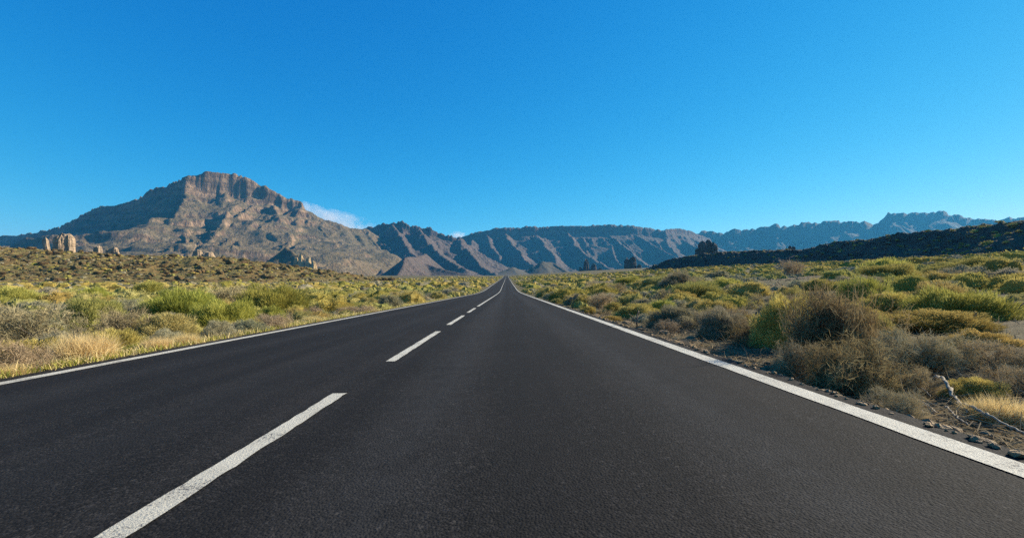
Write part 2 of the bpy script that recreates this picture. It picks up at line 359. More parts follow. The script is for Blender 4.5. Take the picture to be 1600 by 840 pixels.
mesa = [
    dict(p=PP((291, 276, 3000), (322, 270, 3060), (362, 271.5, 3120), (390, 281, 3160)), cliff=150, w=14, crag=4),
    dict(p=PP((390, 281, 3160), (415, 292.5, 3180), (430, 300, 3200), (457, 309, 3230), (472, 317.5, 3250)), cliff=85, crag=5),
    dict(p=PP((472, 317.5, 3250), (480, 327, 3260), (502, 341, 3280), (530, 350, 3300), (547, 356, 3330), (570, 357, 3400)), crag=6),
    dict(p=PP((291, 276, 3000), (277, 284, 3060), (240, 293, 3130), (222, 306, 3180), (205, 314, 3230), (165, 321, 3330), (140, 328, 3400), (125, 340, 3440), (100, 351, 3520), (77, 357, 3590), (60, 361, 3640), (15, 366, 3760), (-60, 376, 3960)), cliff=50, crag=4, slope=1.1, warp=.5, hk=6, g=.15),
    dict(p=PP((291, 276, 3000), (287, 300, 2930), (299, 322, 2850), (302, 338, 2780), (285, 357, 2700), (255, 374, 2630), (215, 388, 2560), (140, 402, 2480)), sright=.7, sleft=1.35, crag=8, warp=.4, hk=3, g=.3),
    dict(p=PP((246, 356, 2900), (232, 364, 2820), (195, 383, 2700), (165, 396, 2600)), sright=.8, sleft=1.4, warp=.3, hk=4, g=.1),
    dict(p=PP((350, 300, 3050), (345, 330, 2900), (365, 362, 2700), (385, 392, 2450), (400, 412, 2200)), slope=.75),
    dict(p=PP((425, 318, 3100), (440, 350, 2920), (460, 382, 2700), (480, 410, 2400)), slope=.75, cliff=20),
    dict(p=PP((490, 345, 3200), (520, 372, 2980), (548, 400, 2700), (575, 420, 2400)), slope=.75, cliff=18),
]
b1 = 4
terrain('flat_topped_mountain', -4900, -600, 1900, 4200, 8.0, mesa, b1, MAT['mesa'], 21, terr=(170, 62, 12), slope=.74, gul=(80., .5), rough=24)
crest = [
    dict(p=PP((540, 357, 3500), (562, 357, 3550), (590, 350, 3560), (615, 346, 3560), (630, 345, 3560), (637, 351, 3560), (653, 353, 3570), (676, 355.5, 3580), (687, 365, 3590), (707, 368, 3600), (716, 370, 3620)), cliff=40, crag=12),
    dict(p=PP((560, 360, 3520), (572, 385, 3150), (590, 408, 2750), (600, 424, 2400)), slope=.85),
    dict(p=PP((612, 350, 3520), (628, 372, 3250), (640, 392, 2950), (665, 410, 2650), (690, 424, 2350)), slope=.85, crag=6),
    dict(p=PP((655, 356, 3520), (668, 378, 3200), (692, 400, 2900), (725, 420, 2500)), slope=.85, crag=6),
    dict(p=PP((716, 371, 3600), (728, 385, 3350), (745, 405, 3050), (764, 424, 2700), (772, 429, 2500)), slope=.9, crag=8),
]
terrain('rocky_ridge', -1500, 200, 2150, 4100, 7.0, crest, b1, MAT['wall'], 33, terr=(150, 55, 8), slope=.85, gul=(80., .6), rough=26)
rs = np.random.RandomState(5)
wallc = PP((700, 372, 4400), (721, 369, 4420), (743, 362, 4450), (766, 359, 4470), (775, 355.5, 4480), (822, 354, 4520), (879, 352.5, 4560), (930, 350, 4600), (982, 351, 4650), (1012, 355, 4700), (1037, 359, 4740))
wall = [dict(p=wallc, cliff=70, crag=3), dict(p=PP((1037, 359, 4740), (1060, 356, 4900), (1080, 361, 5050), (1110, 372, 5200)), cliff=40)]
for px, dx, top, sl1, ln in [(738, 14, 374, .9, 1.1), (760, 26, 366, .8, .8), (790, 62, 364, .95, 1.15), (812, -14, 380, .8, .5), (838, 44, 367, .75, 1.0), (858, 6, 384, .9, .55), (884, 78, 361, 1.0, 1.15), (912, -8, 376, .8, .6), (934, 40, 366, .85, .9), (950, 84, 362, .95, 1.2), (976, 12, 380, .8, .5), (994, 92, 364, .9, 1.05), (1022, 10, 374, .8, .7), (1040, 74, 370, .95, 1.0), (1068, 60, 376, .85, .9)]:
    j = rs.uniform(-14, 14); D0 = 4400 + (px - 742) * 1.1 - (top - 362) * 12
    k1, k2 = rs.uniform(.15, .45), rs.uniform(.5, .8)
    wall.append(dict(p=PP((px, top, D0), (px + dx * k1 + j * .6, top + (424 - top) * .26, D0 - 260 * ln), (px + dx * k2 + j, top + (424 - top) * .6, D0 - 620 * ln), (px + dx + j * .5, 425, D0 - 1000 * ln)), slope=sl1, crag=14, warp=1.1, hk=rs.uniform(1.2, 2.2)))
terrain('caldera_wall', -700, 2700, 2900, 5600, 9.5, wall, 8, MAT['wall'], 44, terr=(330, 60, 8), slope=.85, gul=(100., .5), rough=13)
fr = PP((1040, 368, 5600), (1080, 362, 5600), (1101, 360, 5600), (1129, 361, 5600), (1156, 356, 5580), (1183, 355, 5560), (1211, 348.6, 5540), (1228, 352, 5520), (1248, 350.5, 5510), (1251, 345.7, 5500), (1264, 345, 5500), (1268, 348, 5490), (1307, 343, 5460), (1337, 345, 5440), (1350, 343, 5420), (1362, 350, 5420), (1379, 342, 5430), (1390, 330.6, 5440), (1429, 331.7, 5440), (1460, 328.4, 5430), (1475, 328.4, 5420), (1488, 335, 5410), (1502, 334.6, 5400), (1512, 339.4, 5380), (1537, 341, 5350), (1569, 341.6, 5300), (1576, 337, 5290), (1583, 341.6, 5280), (1600, 336, 5250), (1700, 325, 5100))
terrain('far_ridge', 1500, 7400, 3600, 6700, 20.0, [dict(p=fr, cliff=60, crag=3, hk=4)], 20, MAT['farridge'], 55, slope=.95, gul=(260., .35), rough=18)
# cones and foothills in front of the ranges
terrain('dark_hillock', -900, -500, 1400, 1900, 4.0, [dict(p=PP((447, 385, 1600), (462, 396, 1560), (492, 415, 1500)), slope=1.0, warp=.15, hk=4), dict(p=PP((447, 385, 1600), (456, 400, 1720)), slope=1.0, warp=.15, hk=4)], 3, MAT['mesa'], 61, gul=(60, .2), rough=5, s=.5)
terrain('pyramid_hill', -800, 100, 1650, 2700, 7.0, [dict(p=PP((634, 401, 1950), (650, 400, 2250), (665, 396, 2600)), slope=.9, warp=.2, hk=4), dict(p=PP((634, 401, 1950), (630, 414, 1850), (622, 428, 1740)), slope=.95, warp=.2, hk=4), dict(p=PP((660, 410, 2250), (700, 422, 2050), (735, 429, 1900)), slope=.6, warp=.5)], 4, MAT['wall'], 63, slope=.7, gul=(70, .25), rough=7, s=.5)
terrain('dark_cone', -50, 420, 1900, 2500, 4.5, [dict(p=PP((847, 408, 2200), (862, 409, 2230), (892, 427, 2120)), slope=.7, warp=.2, hk=3), dict(p=PP((815, 426, 2150), (847, 408, 2200)), slope=.7, warp=.2, hk=3)], 5, MAT['lava'], 65, slope=.5, gul=(70, .2), rough=5, s=.5)
terrain('dark_cone', -40, 120, 2000, 2300, 4.0, [dict(p=PP((800, 417, 2150), (805, 417.5, 2170)), slope=.5, warp=.2)], 5, MAT['lava'], 66, slope=.5, gul=(70, .2), rough=4, s=.5)

# lava flow on the right, rough and steep towards the road
lf = PP((1006, 423, 372), (1030, 410, 362), (1050, 403, 352), (1100, 396, 338), (1150, 391.5, 320), (1200, 390, 302), (1250, 388.5, 282), (1294, 378.5, 262), (1359, 372, 236), (1420, 361, 216), (1469, 358, 200), (1512, 351, 186), (1556, 349, 173), (1600, 341, 160), (1700, 330, 136), (1800, 322, 115))
def lava_z(X, Y):
    Z = np.full(X.shape, -50.0); P = np.array(lf)
    wx = 5 * fbm(X / 14, Y / 14, 4, 71); wy = 5 * fbm(X / 14 + 7, Y / 14, 4, 75)
    best = np.full(X.shape, 1e9)
    for si, (a, b) in enumerate(zip(P[:-1], P[1:])):
        d = b[:2] - a[:2]; Ln = np.hypot(*d); u = d / Ln; qx, qy = X + wx - a[0], Y + wy - a[1]
        t = np.clip((qx * u[0] + qy * u[1]) / Ln, 0, 1); dist = np.hypot(qx - t * d[0], qy - t * d[1])
        front = (u[0] * qy - u[1] * qx < 0) | ((t <= 0) & (si == 0))      # towards the road, or round the tip
        zt = a[2] * (1 - t) + b[2] * t; zz = np.where(front, zt - dist * .78, zt - .06 * dist)
        Z = np.where(dist < best, zz, Z); best = np.minimum(best, dist)
    return Z + 1.5 * (ridged(X / 7, Y / 7, 4, 77) - .62) + .7 * fbm(X / 2.3, Y / 2.3, 3, 79)
def lava_terrain():
    res = .8; xs = np.arange(70, 240, res); yy = np.arange(85, 450, res); X, Y = np.meshgrid(xs, yy, indexing='ij'); Z = lava_z(X, Y)
    V = np.stack([X, Y, Z], -1).reshape(-1, 3); Fc = gridfaces(len(xs), len(yy))
    G = ground_z(X, Y).reshape(-1)
    Fc = Fc[((V[:, 2] - G)[Fc].max(1) > -1.0)]
    used = np.unique(Fc); re = np.zeros(len(V), int); re[used] = np.arange(len(used))
    obj('lava_flow', mesh('lava_flow', V[used], re[Fc], MAT['lava']), kind='structure')
lava_terrain()
mc = PP((-260, 382, 300), (-100, 385, 292), (0, 388, 285), (30, 388, 280), (70, 392, 275), (115, 393, 270), (150, 397, 265), (200, 400, 262), (300, 400, 258), (350, 403, 255), (390, 408, 252), (420, 412, 250), (480, 419, 248), (530, 426, 248), (590, 433, 250))
def mound_z(X, Y):
    Z = np.full(np.shape(X), -50.0); P = np.array(mc)
    wx = 6 * fbm(X / 22, Y / 22, 4, 81); wy = 6 * fbm(X / 22 + 7, Y / 22, 4, 85)
    for a, b in zip(P[:-1], P[1:]):
        d = b[:2] - a[:2]; Ln = np.hypot(*d); qx, qy = X + wx - a[0], Y + wy - a[1]
        t = np.clip((qx * d[0] + qy * d[1]) / Ln ** 2, 0, 1); dist = np.hypot(qx - t * d[0], qy - t * d[1])
        zt = a[2] * (1 - t) + b[2] * t; H = zt + 4.5
        Z = np.maximum(Z, zt - H * (1 - np.exp(-(dist / (3.3 * np.maximum(H, 1))) ** 1.6)))
    return Z + (.5 + .5 * smooth(-2, 3, Z)) * (1.5 * (ridged(X / 8, Y / 8, 4, 87) - .6) + .8 * fbm(X / 2.4, Y / 2.4, 3, 89))
xs = np.arange(-430, -50, 1.1); yy = np.arange(150, 330, 1.1); X, Y = np.meshgrid(xs, yy, indexing='ij'); Z = mound_z(X, Y)
V = np.stack([X, Y, Z], -1).reshape(-1, 3); Fc = gridfaces(len(xs), len(yy)); G = ground_z(X, Y).reshape(-1)
Fc = Fc[((V[:, 2] - G)[Fc].max(1) > -.6)]; used = np.unique(Fc); re = np.zeros(len(V), int); re[used] = np.arange(len(used))
obj('lava_mound', mesh('lava_mound', V[used], re[Fc], MAT['mound']), kind='structure')

# ------------------------------------------------------------------ rock towers
def tower_mesh(name, wd, ht, dp, sd, m, taper=.8, lean=0., flat=.8):
    nu, nv = 40, 26; u = np.linspace(0, 2 * np.pi, nu, endpoint=False); v = np.linspace(0, 1, nv)
    U, W = np.meshgrid(u, v, indexing='ij')
    prof = np.where(W < flat, 1 + (taper - 1) * (W / flat), taper * np.sqrt(np.clip(1 - ((W - flat) / (1 - flat + 1e-6)) ** 2.2, 0, 1)))
    cx, cy = np.cos(U), np.sin(U); e = (np.abs(cx) ** 3 + np.abs(cy) ** 3) ** (-1 / 3)
    r = prof * (1 + .22 * fbm(cx * 2.2 + sd, cy * 2.2 + W * .7, 4, sd) + .10 * fbm(W * 7 + sd, cx * 1.5 + cy * 2, 4, sd + 3) - .12 * (ridged(cx * 2.5 + 3, cy * 2.5 + sd, 3, sd + 5) < .25))
    Xo = r * e * cx * wd / 2 + lean * W * ht; Yo = r * e * cy * dp / 2
    Zo = W * ht * (1 + .10 * fbm(cx * 1.7 + 5, cy * 1.7 + sd, 3, sd + 9) * (W > .6)) - .04 * ht
    V = np.stack([Xo, Yo, Zo], -1).reshape(-1, 3)
    i = np.arange(nu * (nv - 1)); a = (i // (nv - 1)) * nv + i % (nv - 1); b = (a + nv) % (nu * nv)
    return mesh(name, V, np.stack([a, b, b + 1, a + 1], 1), m, sm=False)
def tower(name, parts, D, m, label, cat='rock', base=None):
    """parts: (x0, x1, ytop, ybase, taper, lean) in photograph pixels, all at distance D"""
    xs0 = sum((p[0] + p[1]) / 2 for p in parts) / len(parts); yb = max(p[3] for p in parts)
    o = at(xs0, yb, D); root = obj(name, None, label=label, cat=cat); root.location = o
    for i, (x0, x1, yt, yb_, tp, ln) in enumerate(parts):
        c = at((x0 + x1) / 2, yb_, D); tq = at((x0 + x1) / 2, yt, D); wd = at(x1, yb_, D)[0] - at(x0, yb_, D)[0]
        h = tq[2] - c[2]
        q = obj('pillar', tower_mesh('pillar', wd, h * 1.35, max(wd * .9, h * .35), int(D) + i * 7 + int(x0), m, tp, ln), root)
        q.location = (c[0] - o[0], (i % 2) * wd * .2, c[2] - o[2] - h * .3)
    return root
tower('rock_pinnacle', [(87, 106, 366, 393, .95, 0), (96, 112, 365.5, 393, .95, 0), (82, 101, 382, 393, .5, -.05)], 520, MAT['crag'], 'tall pale rock pinnacle with square flat top behind brown mound', 'rock pinnacle')
tower('leaning_rock', [(71, 78, 371, 392, .9, -.15)], 700, MAT['crag'], 'small slanting pale rock left of the tall rock pinnacle', 'rock')
tower('rock_stack', [(147, 158, 384, 400, .9, 0)], 520, MAT['crag'], 'narrow rounded pale rock standing alone on the mound skyline', 'rock')
tower('rock_stack', [(166, 177, 389, 401, .85, 0), (173, 182, 386, 402, .9, 0), (180, 187, 393, 402, .7, 0)], 540, MAT['crag'], 'pale clustered rock right of the narrow rounded rock stack', 'rock')
tower('low_outcrop', [(300, 318, 390, 402, .6, 0), (314, 334, 393, 404, .5, 0)], 700, MAT['crag'], 'low pale outcrop at the foot of the flat topped mountain', 'rock')
tower('golden_outcrop', [(464, 476, 397, 414, .45, 0), (474, 487, 402, 416, .5, 0), (484, 495, 407, 417, .5, 0), (457, 466, 401, 414, .6, 0)], 1450, MAT['crag_gold'], 'sunlit golden rock outcrop beside the shadowed hillock', 'rock')
tower('pointed_crag', [(908, 924, 405, 429, .45, 0), (918, 934, 412, 429, .45, .1), (928, 945, 419, 429, .4, .1), (903, 912, 418, 429, .6, 0)], 1300, MAT['crag_dark'], 'dark pointed crag rising from the plain right of the road', 'rock')
tower('rock_castle', [(975, 985, 403, 424, .8, 0), (983, 995, 402, 424, .8, 0), (994, 1004, 413, 424, .6, 0)], 1000, MAT['crag_dark'], 'dark blocky twin rock beside the tip of the lava flow', 'rock')
tower('rock_castle', [(1091, 1104, 377, 400, .85, 0), (1101, 1113, 375.5, 400, .9, 0), (1110, 1121, 379, 400, .9, 0), (1086, 1094, 388, 400, .6, 0)], 700, MAT['crag_dark'], 'large dark square rock tower standing above the lava flow', 'rock tower')
tower('low_outcrop', [(1231, 1238, 384, 395, .6, 0), (1236, 1245, 385, 395, .6, 0)], 520, MAT['crag_dark'], 'small reddish outcrop poking over the lava flow crest', 'rock')

# ------------------------------------------------------------------ plants
def unit(v): return v / np.maximum(np.linalg.norm(v, axis=-1, keepdims=True), 1e-9)
def blades(P, Dr, Ln, Wd, rng, seg=1, bend=.5, t=None):
    n = len(P); sd = unit(np.cross(Dr, rng.normal(size=(n, 3)))) * (Wd / 2)[:, None]
    t = rng.rand(n) if t is None else t
    if seg == 1:
        V = np.stack([P - sd, P + sd, P + Dr * Ln[:, None]], 1).reshape(-1, 3); k = np.arange(n) * 3
        return V, np.stack([k, k + 1, k + 2], 1), np.repeat(t, 3)
    mid = P + Dr * (Ln * .55)[:, None]; D2 = unit(Dr + rng.normal(size=(n, 3)) * bend * .6 - np.array([0, 0, bend * .5]))
    tip = mid + D2 * (Ln * .45)[:, None]
    V = np.stack([P - sd, P + sd, mid - sd * .7, mid + sd * .7, tip], 1).reshape(-1, 3); k = np.arange(n) * 5
    return V, np.concatenate([np.stack([k, k + 1, k + 3], 1), np.stack([k, k + 3, k + 2], 1), np.stack([k + 2, k + 3, k + 4], 1)]), np.repeat(t, 5)
def tube(pts, rads, ns=4):
    pts = np.asarray(pts, float); rads = np.asarray(rads, float); n = len(pts)
    tg = unit(np.gradient(pts, axis=0)); up = np.where(np.abs(tg[:, 2:3]) > .9, [[1., 0, 0]], [[0, 0, 1.]])
    s1 = unit(np.cross(tg, up)); s2 = np.cross(tg, s1); a = np.arange(ns) * 2 * np.pi / ns
    V = (pts[:, None] + rads[:, None, None] * (np.cos(a)[None, :, None] * s1[:, None] + np.sin(a)[None, :, None] * s2[:, None])).reshape(-1, 3)
    Fq = []
    for i in range(n - 1):
        for j in range(ns):
            p, q = i * ns + j, i * ns + (j + 1) % ns; Fq += [(p, q, q + ns), (p, q + ns, p + ns)]
    return V, np.array(Fq)
def dome(rng, n, lobes, spread=.27, zlo=-.08, depth=(.72, 1.0)):
    u = rng.normal(size=(n * 2, 3)); u = unit(u); u = u[u[:, 2] > zlo][:n]
    c = unit(lobes['c']); d2 = ((u[:, None] - c[None]) ** 2).sum(-1)
    k = d2.argmin(1); r = lobes['a'][k] * np.exp(-d2.min(1) / spread ** 2 * .5) * .46 + .56
    nrm = unit(u + .8 * (u - c[k]))
    p = u * (r * rng.uniform(*depth, size=len(u)) ** 1.0)[:, None]; p[:, 2] = np.maximum(p[:, 2], 0)
    return p, nrm, k
def make_lobes(rng, k):
    c = rng.normal(size=(k, 3)); c[:, 2] = np.abs(c[:, 2]) * .8 + .05; c[:k // 3, 2] = .08; return dict(c=unit(c), a=rng.uniform(.6, 1.1, k))
def core(lobes, rng, f=.72, sc=None, n=(14, 8)):
    uu = np.linspace(0, 2 * np.pi, n[0], endpoint=False); vv = np.linspace(-.05, np.pi / 2, n[1])
    U, W = np.meshgrid(uu, vv, indexing='ij'); u = np.stack([np.cos(U) * np.cos(W), np.sin(U) * np.cos(W), np.sin(W)], -1).reshape(-1, 3)
    d2 = ((u[:, None] - lobes['c'][None]) ** 2).sum(-1); k = d2.argmin(1)
    r = (lobes['a'][k] * np.exp(-d2.min(1) / .27 ** 2 * .5) * .46 + .56) * f * rng.uniform(.9, 1.05, len(u))
    i = np.arange(n[0] * (n[1] - 1)); a = (i // (n[1] - 1)) * n[1] + i % (n[1] - 1); b = (a + n[1]) % (n[0] * n[1])
    return u * r[:, None], np.concatenate([np.stack([a, b, b + 1], 1), np.stack([a, b + 1, a + 1], 1)])
def branches(rng, nb, reach=1.0, r0=.03, up=.5, ns=3, depth=2):
    """bare branching stems from the base outwards (unit plant)"""
    ac = Acc(); tips = []
    def grow(p, d, ln, r, lev):
        pts = [p]; m = 5
        for i in range(m):
            d = unit(d + rng.normal(size=3) * .28 + np.array([0, 0, up * .12])); p = p + d * ln / m; p[2] = min(max(p[2], .02), .72 + .25 * rng.rand()); pts.append(p)
        V, Fq = tube(pts, np.linspace(r, r * .45, m + 1), ns); ac.add(V, Fq, 0, np.full(len(V), rng.rand()))
        for q in pts[2:]: tips.append((q, d))
        if lev < depth:
            for _ in range(rng.randint(2, 4)):
                q = pts[rng.randint(2, m + 1)]; grow(q, unit(d + rng.normal(size=3) * .7), ln * .6, r * .5, lev + 1)
    for _ in range(nb):
        a = rng.uniform(0, 2 * np.pi); e = rng.uniform(.05, 1.25)
        grow(rng.normal(size=3) * [.12, .12, 0], np.array([math.cos(a) * math.cos(e), math.sin(a) * math.cos(e), math.sin(e)]), reach * rng.uniform(.45, .7), r0 * rng.uniform(.6, 1.1), 0)
    return ac, np.array([t[0] for t in tips]), np.array([t[1] for t in tips])

KIND = {}   # kind -> lod -> list of (foliage mesh, stem mesh or None)
def proto(kind, sd, lod):
    rng = np.random.RandomState(sd); ac = Acc()
    dens = {'hi': 1.0, 'mid': .28, 'low': .014, 'tiny': .0042}[lod]; wk = {'hi': 1.0, 'mid': 1.7, 'low': 6.5, 'tiny': 11}[lod]; far = lod in ('low', 'tiny')
    seg = 2 if lod == 'hi' else 1
    if kind in ('broom', 'greenbroom', 'straggly', 'cushion', 'greycushion'):
        nl = {'broom': 46, 'greenbroom': 46, 'straggly': 22, 'cushion': 34, 'greycushion': 30}[kind]; lo = make_lobes(rng, nl)
        n = int({'broom': 11000, 'greenbroom': 11000, 'straggly': 11500, 'cushion': 11000, 'greycushion': 9500}[kind] * dens)
        if kind == 'straggly': lo['a'] = rng.uniform(.25, 1.35, nl); n = int(n * .8)
        p, nr, k = dome(rng, n, lo, depth=(.80, 1.02) if not far else (.85, 1)); n = len(p)
        upw = {'broom': .9, 'greenbroom': .9, 'straggly': .45, 'cushion': .45, 'greycushion': .35}[kind]
        Dr = unit(nr + np.array([0, 0, upw]) + rng.normal(size=(n, 3)) * {'broom': .28, 'greenbroom': .28, 'straggly': .75, 'cushion': .42, 'greycushion': .6}[kind])
        Ln = rng.uniform(.6, 1.3, n) * {'broom': .135, 'greenbroom': .135, 'straggly': .20, 'cushion': .095, 'greycushion': .13}[kind] * (1.05 if far else .8 if lod == 'mid' else 1)
        Wd = rng.uniform(.6, 1.3, n) * {'broom': .011, 'greenbroom': .011, 'straggly': .010, 'cushion': .014, 'greycushion': .011}[kind] * wk
        tl = np.clip(rng.rand(nl)[k] * .55 + rng.rand(n) * .45, 0, 1)
        ac.addb(blades(p - Dr * Ln[:, None] * .35, Dr, Ln, Wd, rng, seg, .35, tl))
        if kind == 'straggly' and not far:
            b, tp, td = branches(rng, 22, 1.3, .014, .35, 3, 2 if lod == 'hi' else 1); n = int(5500 * dens); i = rng.randint(0, len(tp), n)
            q = tp[i] + rng.normal(size=(n, 3)) * .07; q[:, 2] = np.maximum(q[:, 2], 0)
            ac.addb(blades(q, unit(td[i] + rng.normal(size=(n, 3)) * .9), rng.uniform(.08, .34, n), rng.uniform(.005, .011, n) * wk, rng, 2, .9))
            for V, Fq, T in zip(b.V, [f - o for f, o in zip(b.F, np.cumsum([0] + [len(v) for v in b.V[:-1]]))], b.T): ac.add(V, Fq, 1, T)
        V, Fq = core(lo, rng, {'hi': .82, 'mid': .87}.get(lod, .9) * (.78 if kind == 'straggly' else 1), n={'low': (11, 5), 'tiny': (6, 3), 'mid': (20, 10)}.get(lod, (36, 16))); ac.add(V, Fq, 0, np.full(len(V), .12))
    elif kind == 'dead':
        if far:
            lo = make_lobes(rng, 12); p, nr, k = dome(rng, 130 if lod == 'low' else 40, lo); n = len(p)
            ac.addb(blades(p * .8, unit(nr + rng.normal(size=(n, 3)) * .8), rng.uniform(.15, .35, n), np.full(n, .05), rng, 1))
            V, Fq = core(lo, rng, .66, n=(8, 4) if lod == 'low' else (6, 3)); ac.add(V, Fq, 0, np.full(len(V), .1))
        else:
            b, tp, td = branches(rng, 20, 1.3, .016, .25, 3, 2 if lod == 'hi' else 1)
            n = int(9000 * dens); i = rng.randint(0, len(tp), n)
            Dr = unit(td[i] + rng.normal(size=(n, 3)) * .85); p = tp[i] + rng.normal(size=(n, 3)) * .06; p[:, 2] = np.maximum(p[:, 2], 0)
            ac.addb(blades(p, Dr, rng.uniform(.08, .30, n), rng.uniform(.006, .013, n) * wk, rng, 2, .9))
            for V, Fq, T in zip(b.V, [f - o for f, o in zip(b.F, np.cumsum([0] + [len(v) for v in b.V[:-1]]))], b.T): ac.add(V, Fq, 1, T)
    elif kind in ('drygrass', 'herb'):
        n = int(5200 * max(dens, .03)); a = rng.uniform(0, 2 * np.pi, n); r = np.sqrt(rng.rand(n)) * .55
        p = np.stack([np.cos(a) * r, np.sin(a) * r, np.zeros(n)], 1); o = rng.uniform(.1, .9 if kind == 'drygrass' else 1.3, n)
        Dr = unit(np.stack([np.cos(a) * o * (r + .3), np.sin(a) * o * (r + .3), np.full(n, .8)], 1) + rng.normal(size=(n, 3)) * .18)
        Ln = rng.uniform(.45, 1.15, n) * (1.0 - .35 * r); Wd = rng.uniform(.008, .016, n) * wk * (1.4 if kind == 'herb' else 1)
        if kind == 'herb': p[:, 2] = rng.rand(n) ** 1.5 * .7 * (1 - r); Ln *= .32; Wd *= 1.6
        ac.addb(blades(p, Dr, Ln, Wd, rng, 2, .9))
    return ac
STEM = {}
for kind in ('broom', 'greenbroom', 'straggly', 'cushion', 'greycushion', 'dead', 'drygrass', 'herb'):
    KIND[kind] = {}
    fm = MAT[kind]
    for lod, cnt in (('hi', 3), ('mid', 4)) if kind in ('broom', 'cushion', 'greycushion', 'dead') else (('hi', 3),):
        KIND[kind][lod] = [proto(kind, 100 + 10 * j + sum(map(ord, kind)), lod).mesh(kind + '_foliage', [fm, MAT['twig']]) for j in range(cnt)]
    if kind in ('broom', 'cushion', 'greycushion', 'dead'):
        for lod in ('low', 'tiny'): KIND[kind][lod] = [proto(kind, 300 + 10 * j + sum(map(ord, kind)), lod) for j in range(4)]
for j in range(3):
    b, _, _ = branches(np.random.RandomState(900 + j), 9, .95, .028, .8, 4, 1); STEM[j] = b.mesh('plant_stem', [MAT['twig']])

NAMES = {'broom': ('broom_shrub', 'shrub'), 'greenbroom': ('broom_shrub', 'shrub'), 'straggly': ('straggly_shrub', 'shrub'), 'cushion': ('cushion_shrub', 'shrub'), 'greycushion': ('grey_shrub', 'shrub'), 'dead': ('dead_shrub', 'dry shrub'), 'drygrass': ('dry_grass_clump', 'grass clump'), 'herb': ('green_herb', 'herb')}
rnd = random.Random(3)
TAKEN = []      # x, y, radius of what stands already
def plant(kind, x, y, rx, ry, h, label, group=None, lod='hi', rot=None, sink=.03):
    nm, cat = NAMES[kind]; z = float(ground_z(x, y)) - sink
    fm = rnd.choice(KIND[kind][lod])
    rot = rnd.uniform(0, 6.28) if rot is None else rot
    if lod == 'hi' and kind not in ('drygrass', 'herb'):
        root = obj(nm, None, label=label, cat=cat, group=group); f = obj('foliage', fm, root); obj('stem', STEM[rnd.randint(0, 2)], root)
    else: root = obj(nm, fm, label=label, cat=cat, group=group)
    root.location = (x, y, z); root.rotation_euler = (0, 0, rot); root.scale = (rx, ry, h)
    TAKEN.append((x, y, max(rx, ry))); return root
def hero(kind, x0, x1, yt, yb, label, group=None, lod='hi', back=.35, dx=0.):
    """a plant that shows between x0 and x1, with its foot at yb and its top at yt in the photograph"""
    g = on_ground((x0 + x1) / 2, yb); D = g[1]; wd = (x1 - x0) / F * D
    u = unit(g[:2][None])[0]; c = g[:2] + u * wd * back; k = c[1] / g[1]
    wd *= k; h = (ray((x0 + x1) / 2, yt).z / ray((x0 + x1) / 2, yt).y) * c[1] + CAM_H - float(ground_z(*c)) + .03
    sc = 1.0 if kind in ('broom', 'greenbroom', 'straggly', 'cushion', 'greycushion') else .92
    c[0] += dx
    if c[0] > 0: c[0] = max(c[0], RR + .12 + wd * .46)
    else: c[0] = min(c[0], RL - .02 - wd * .44)
    return plant(kind, c[0], c[1], wd / 2 * sc, wd / 2 * sc * .85, max(h, .12) * sc * 1.02, label, group, lod, math.atan2(-u[0], u[1]) + rnd.uniform(-.25, .25) + rnd.choice([0, math.pi]))

# ---- the plants one can point to, left of the road
hero('greenbroom', 366, 488, 437, 488, 'biggest bright green domed broom bush left of the road')
hero('greenbroom', 226, 350, 446, 496, 'wide green broom bush with dark hollow beneath, left roadside')
hero('greenbroom', 298, 408, 459, 512, 'leafy green broom bush in front of the biggest domed one')
hero('greenbroom', 395, 450, 474, 510, 'small olive broom bush at the foot of the biggest domed one')
hero('cushion', 478, 562, 461, 492, 'olive rounded shrub just right of the biggest domed broom bush')
hero('cushion', 205, 312, 482, 536, 'upright yellow green twiggy shrub behind the long pale grass tuft')
hero('greycushion', 318, 380, 498, 528, 'low grey green shrub at left road edge right of the pale grass')
hero('greycushion', 372, 440, 494, 520, 'sage coloured low shrub on left verge below the domed bushes')
hero('drygrass', 78, 182, 503, 566, 'large golden dome of dry grass at far left roadside', back=.2)
hero('drygrass', 238, 292, 517, 549, 'pale straw grass tuft left of its twin on the left verge', back=.2)
hero('drygrass', 282, 334, 512, 542, 'pale straw grass tuft below the upright yellow green shrub', back=.2)
hero('drygrass', 483, 522, 486, 506, 'small cream dry grass tuft on left verge beneath olive shrub', back=.2)
hero('drygrass', 8, 62, 560, 594, 'pale dry grass tuft in the lower left corner by the line', back=.2)
hero('herb', 60, 150, 553, 584, 'low green herb patch under the golden grass dome', back=.2)
hero('herb', 140, 240, 546, 572, 'spreading yellow green herb on left verge beside the golden grass', back=.2)
hero('herb', 225, 330, 534, 556, 'low green herb strip in front of the pale straw tufts', back=.2)
hero('dead', -30, 110, 470, 545, 'tangled grey brown dead shrub at far left picture edge')
hero('dead', 150, 235, 478, 540, 'dark tangled dead shrub right of the golden grass dome')
hero('dead', -40, 90, 520, 588, 'grey sprawling dead shrub nearest the left road edge')
hero('broom', 96, 200, 460, 512, 'pale olive bush with bleached branch behind the golden grass dome')
hero('dead', 410, 480, 486, 513, 'brown twiggy shrub on left verge beneath the biggest domed bush')
hero('dead', 545, 612, 474, 492, 'brown dry shrub on left verge between olive shrub and pale mounds')
hero('cushion', 556, 598, 463, 477, 'pale rounded cushion on bare soil left of the road')
hero('cushion', 590, 622, 467, 481, 'little pale cushion beside the dark leafy dome at left edge')
hero('greycushion', 614, 662, 458, 483, 'dark green dome with sunlit right side touching left road edge')
hero('greenbroom', 118, 172, 446, 474, 'small green bush farther behind the golden grass dome')
hero('broom', -20, 60, 446, 476, 'pale green bush at the left picture edge behind dead shrubs')
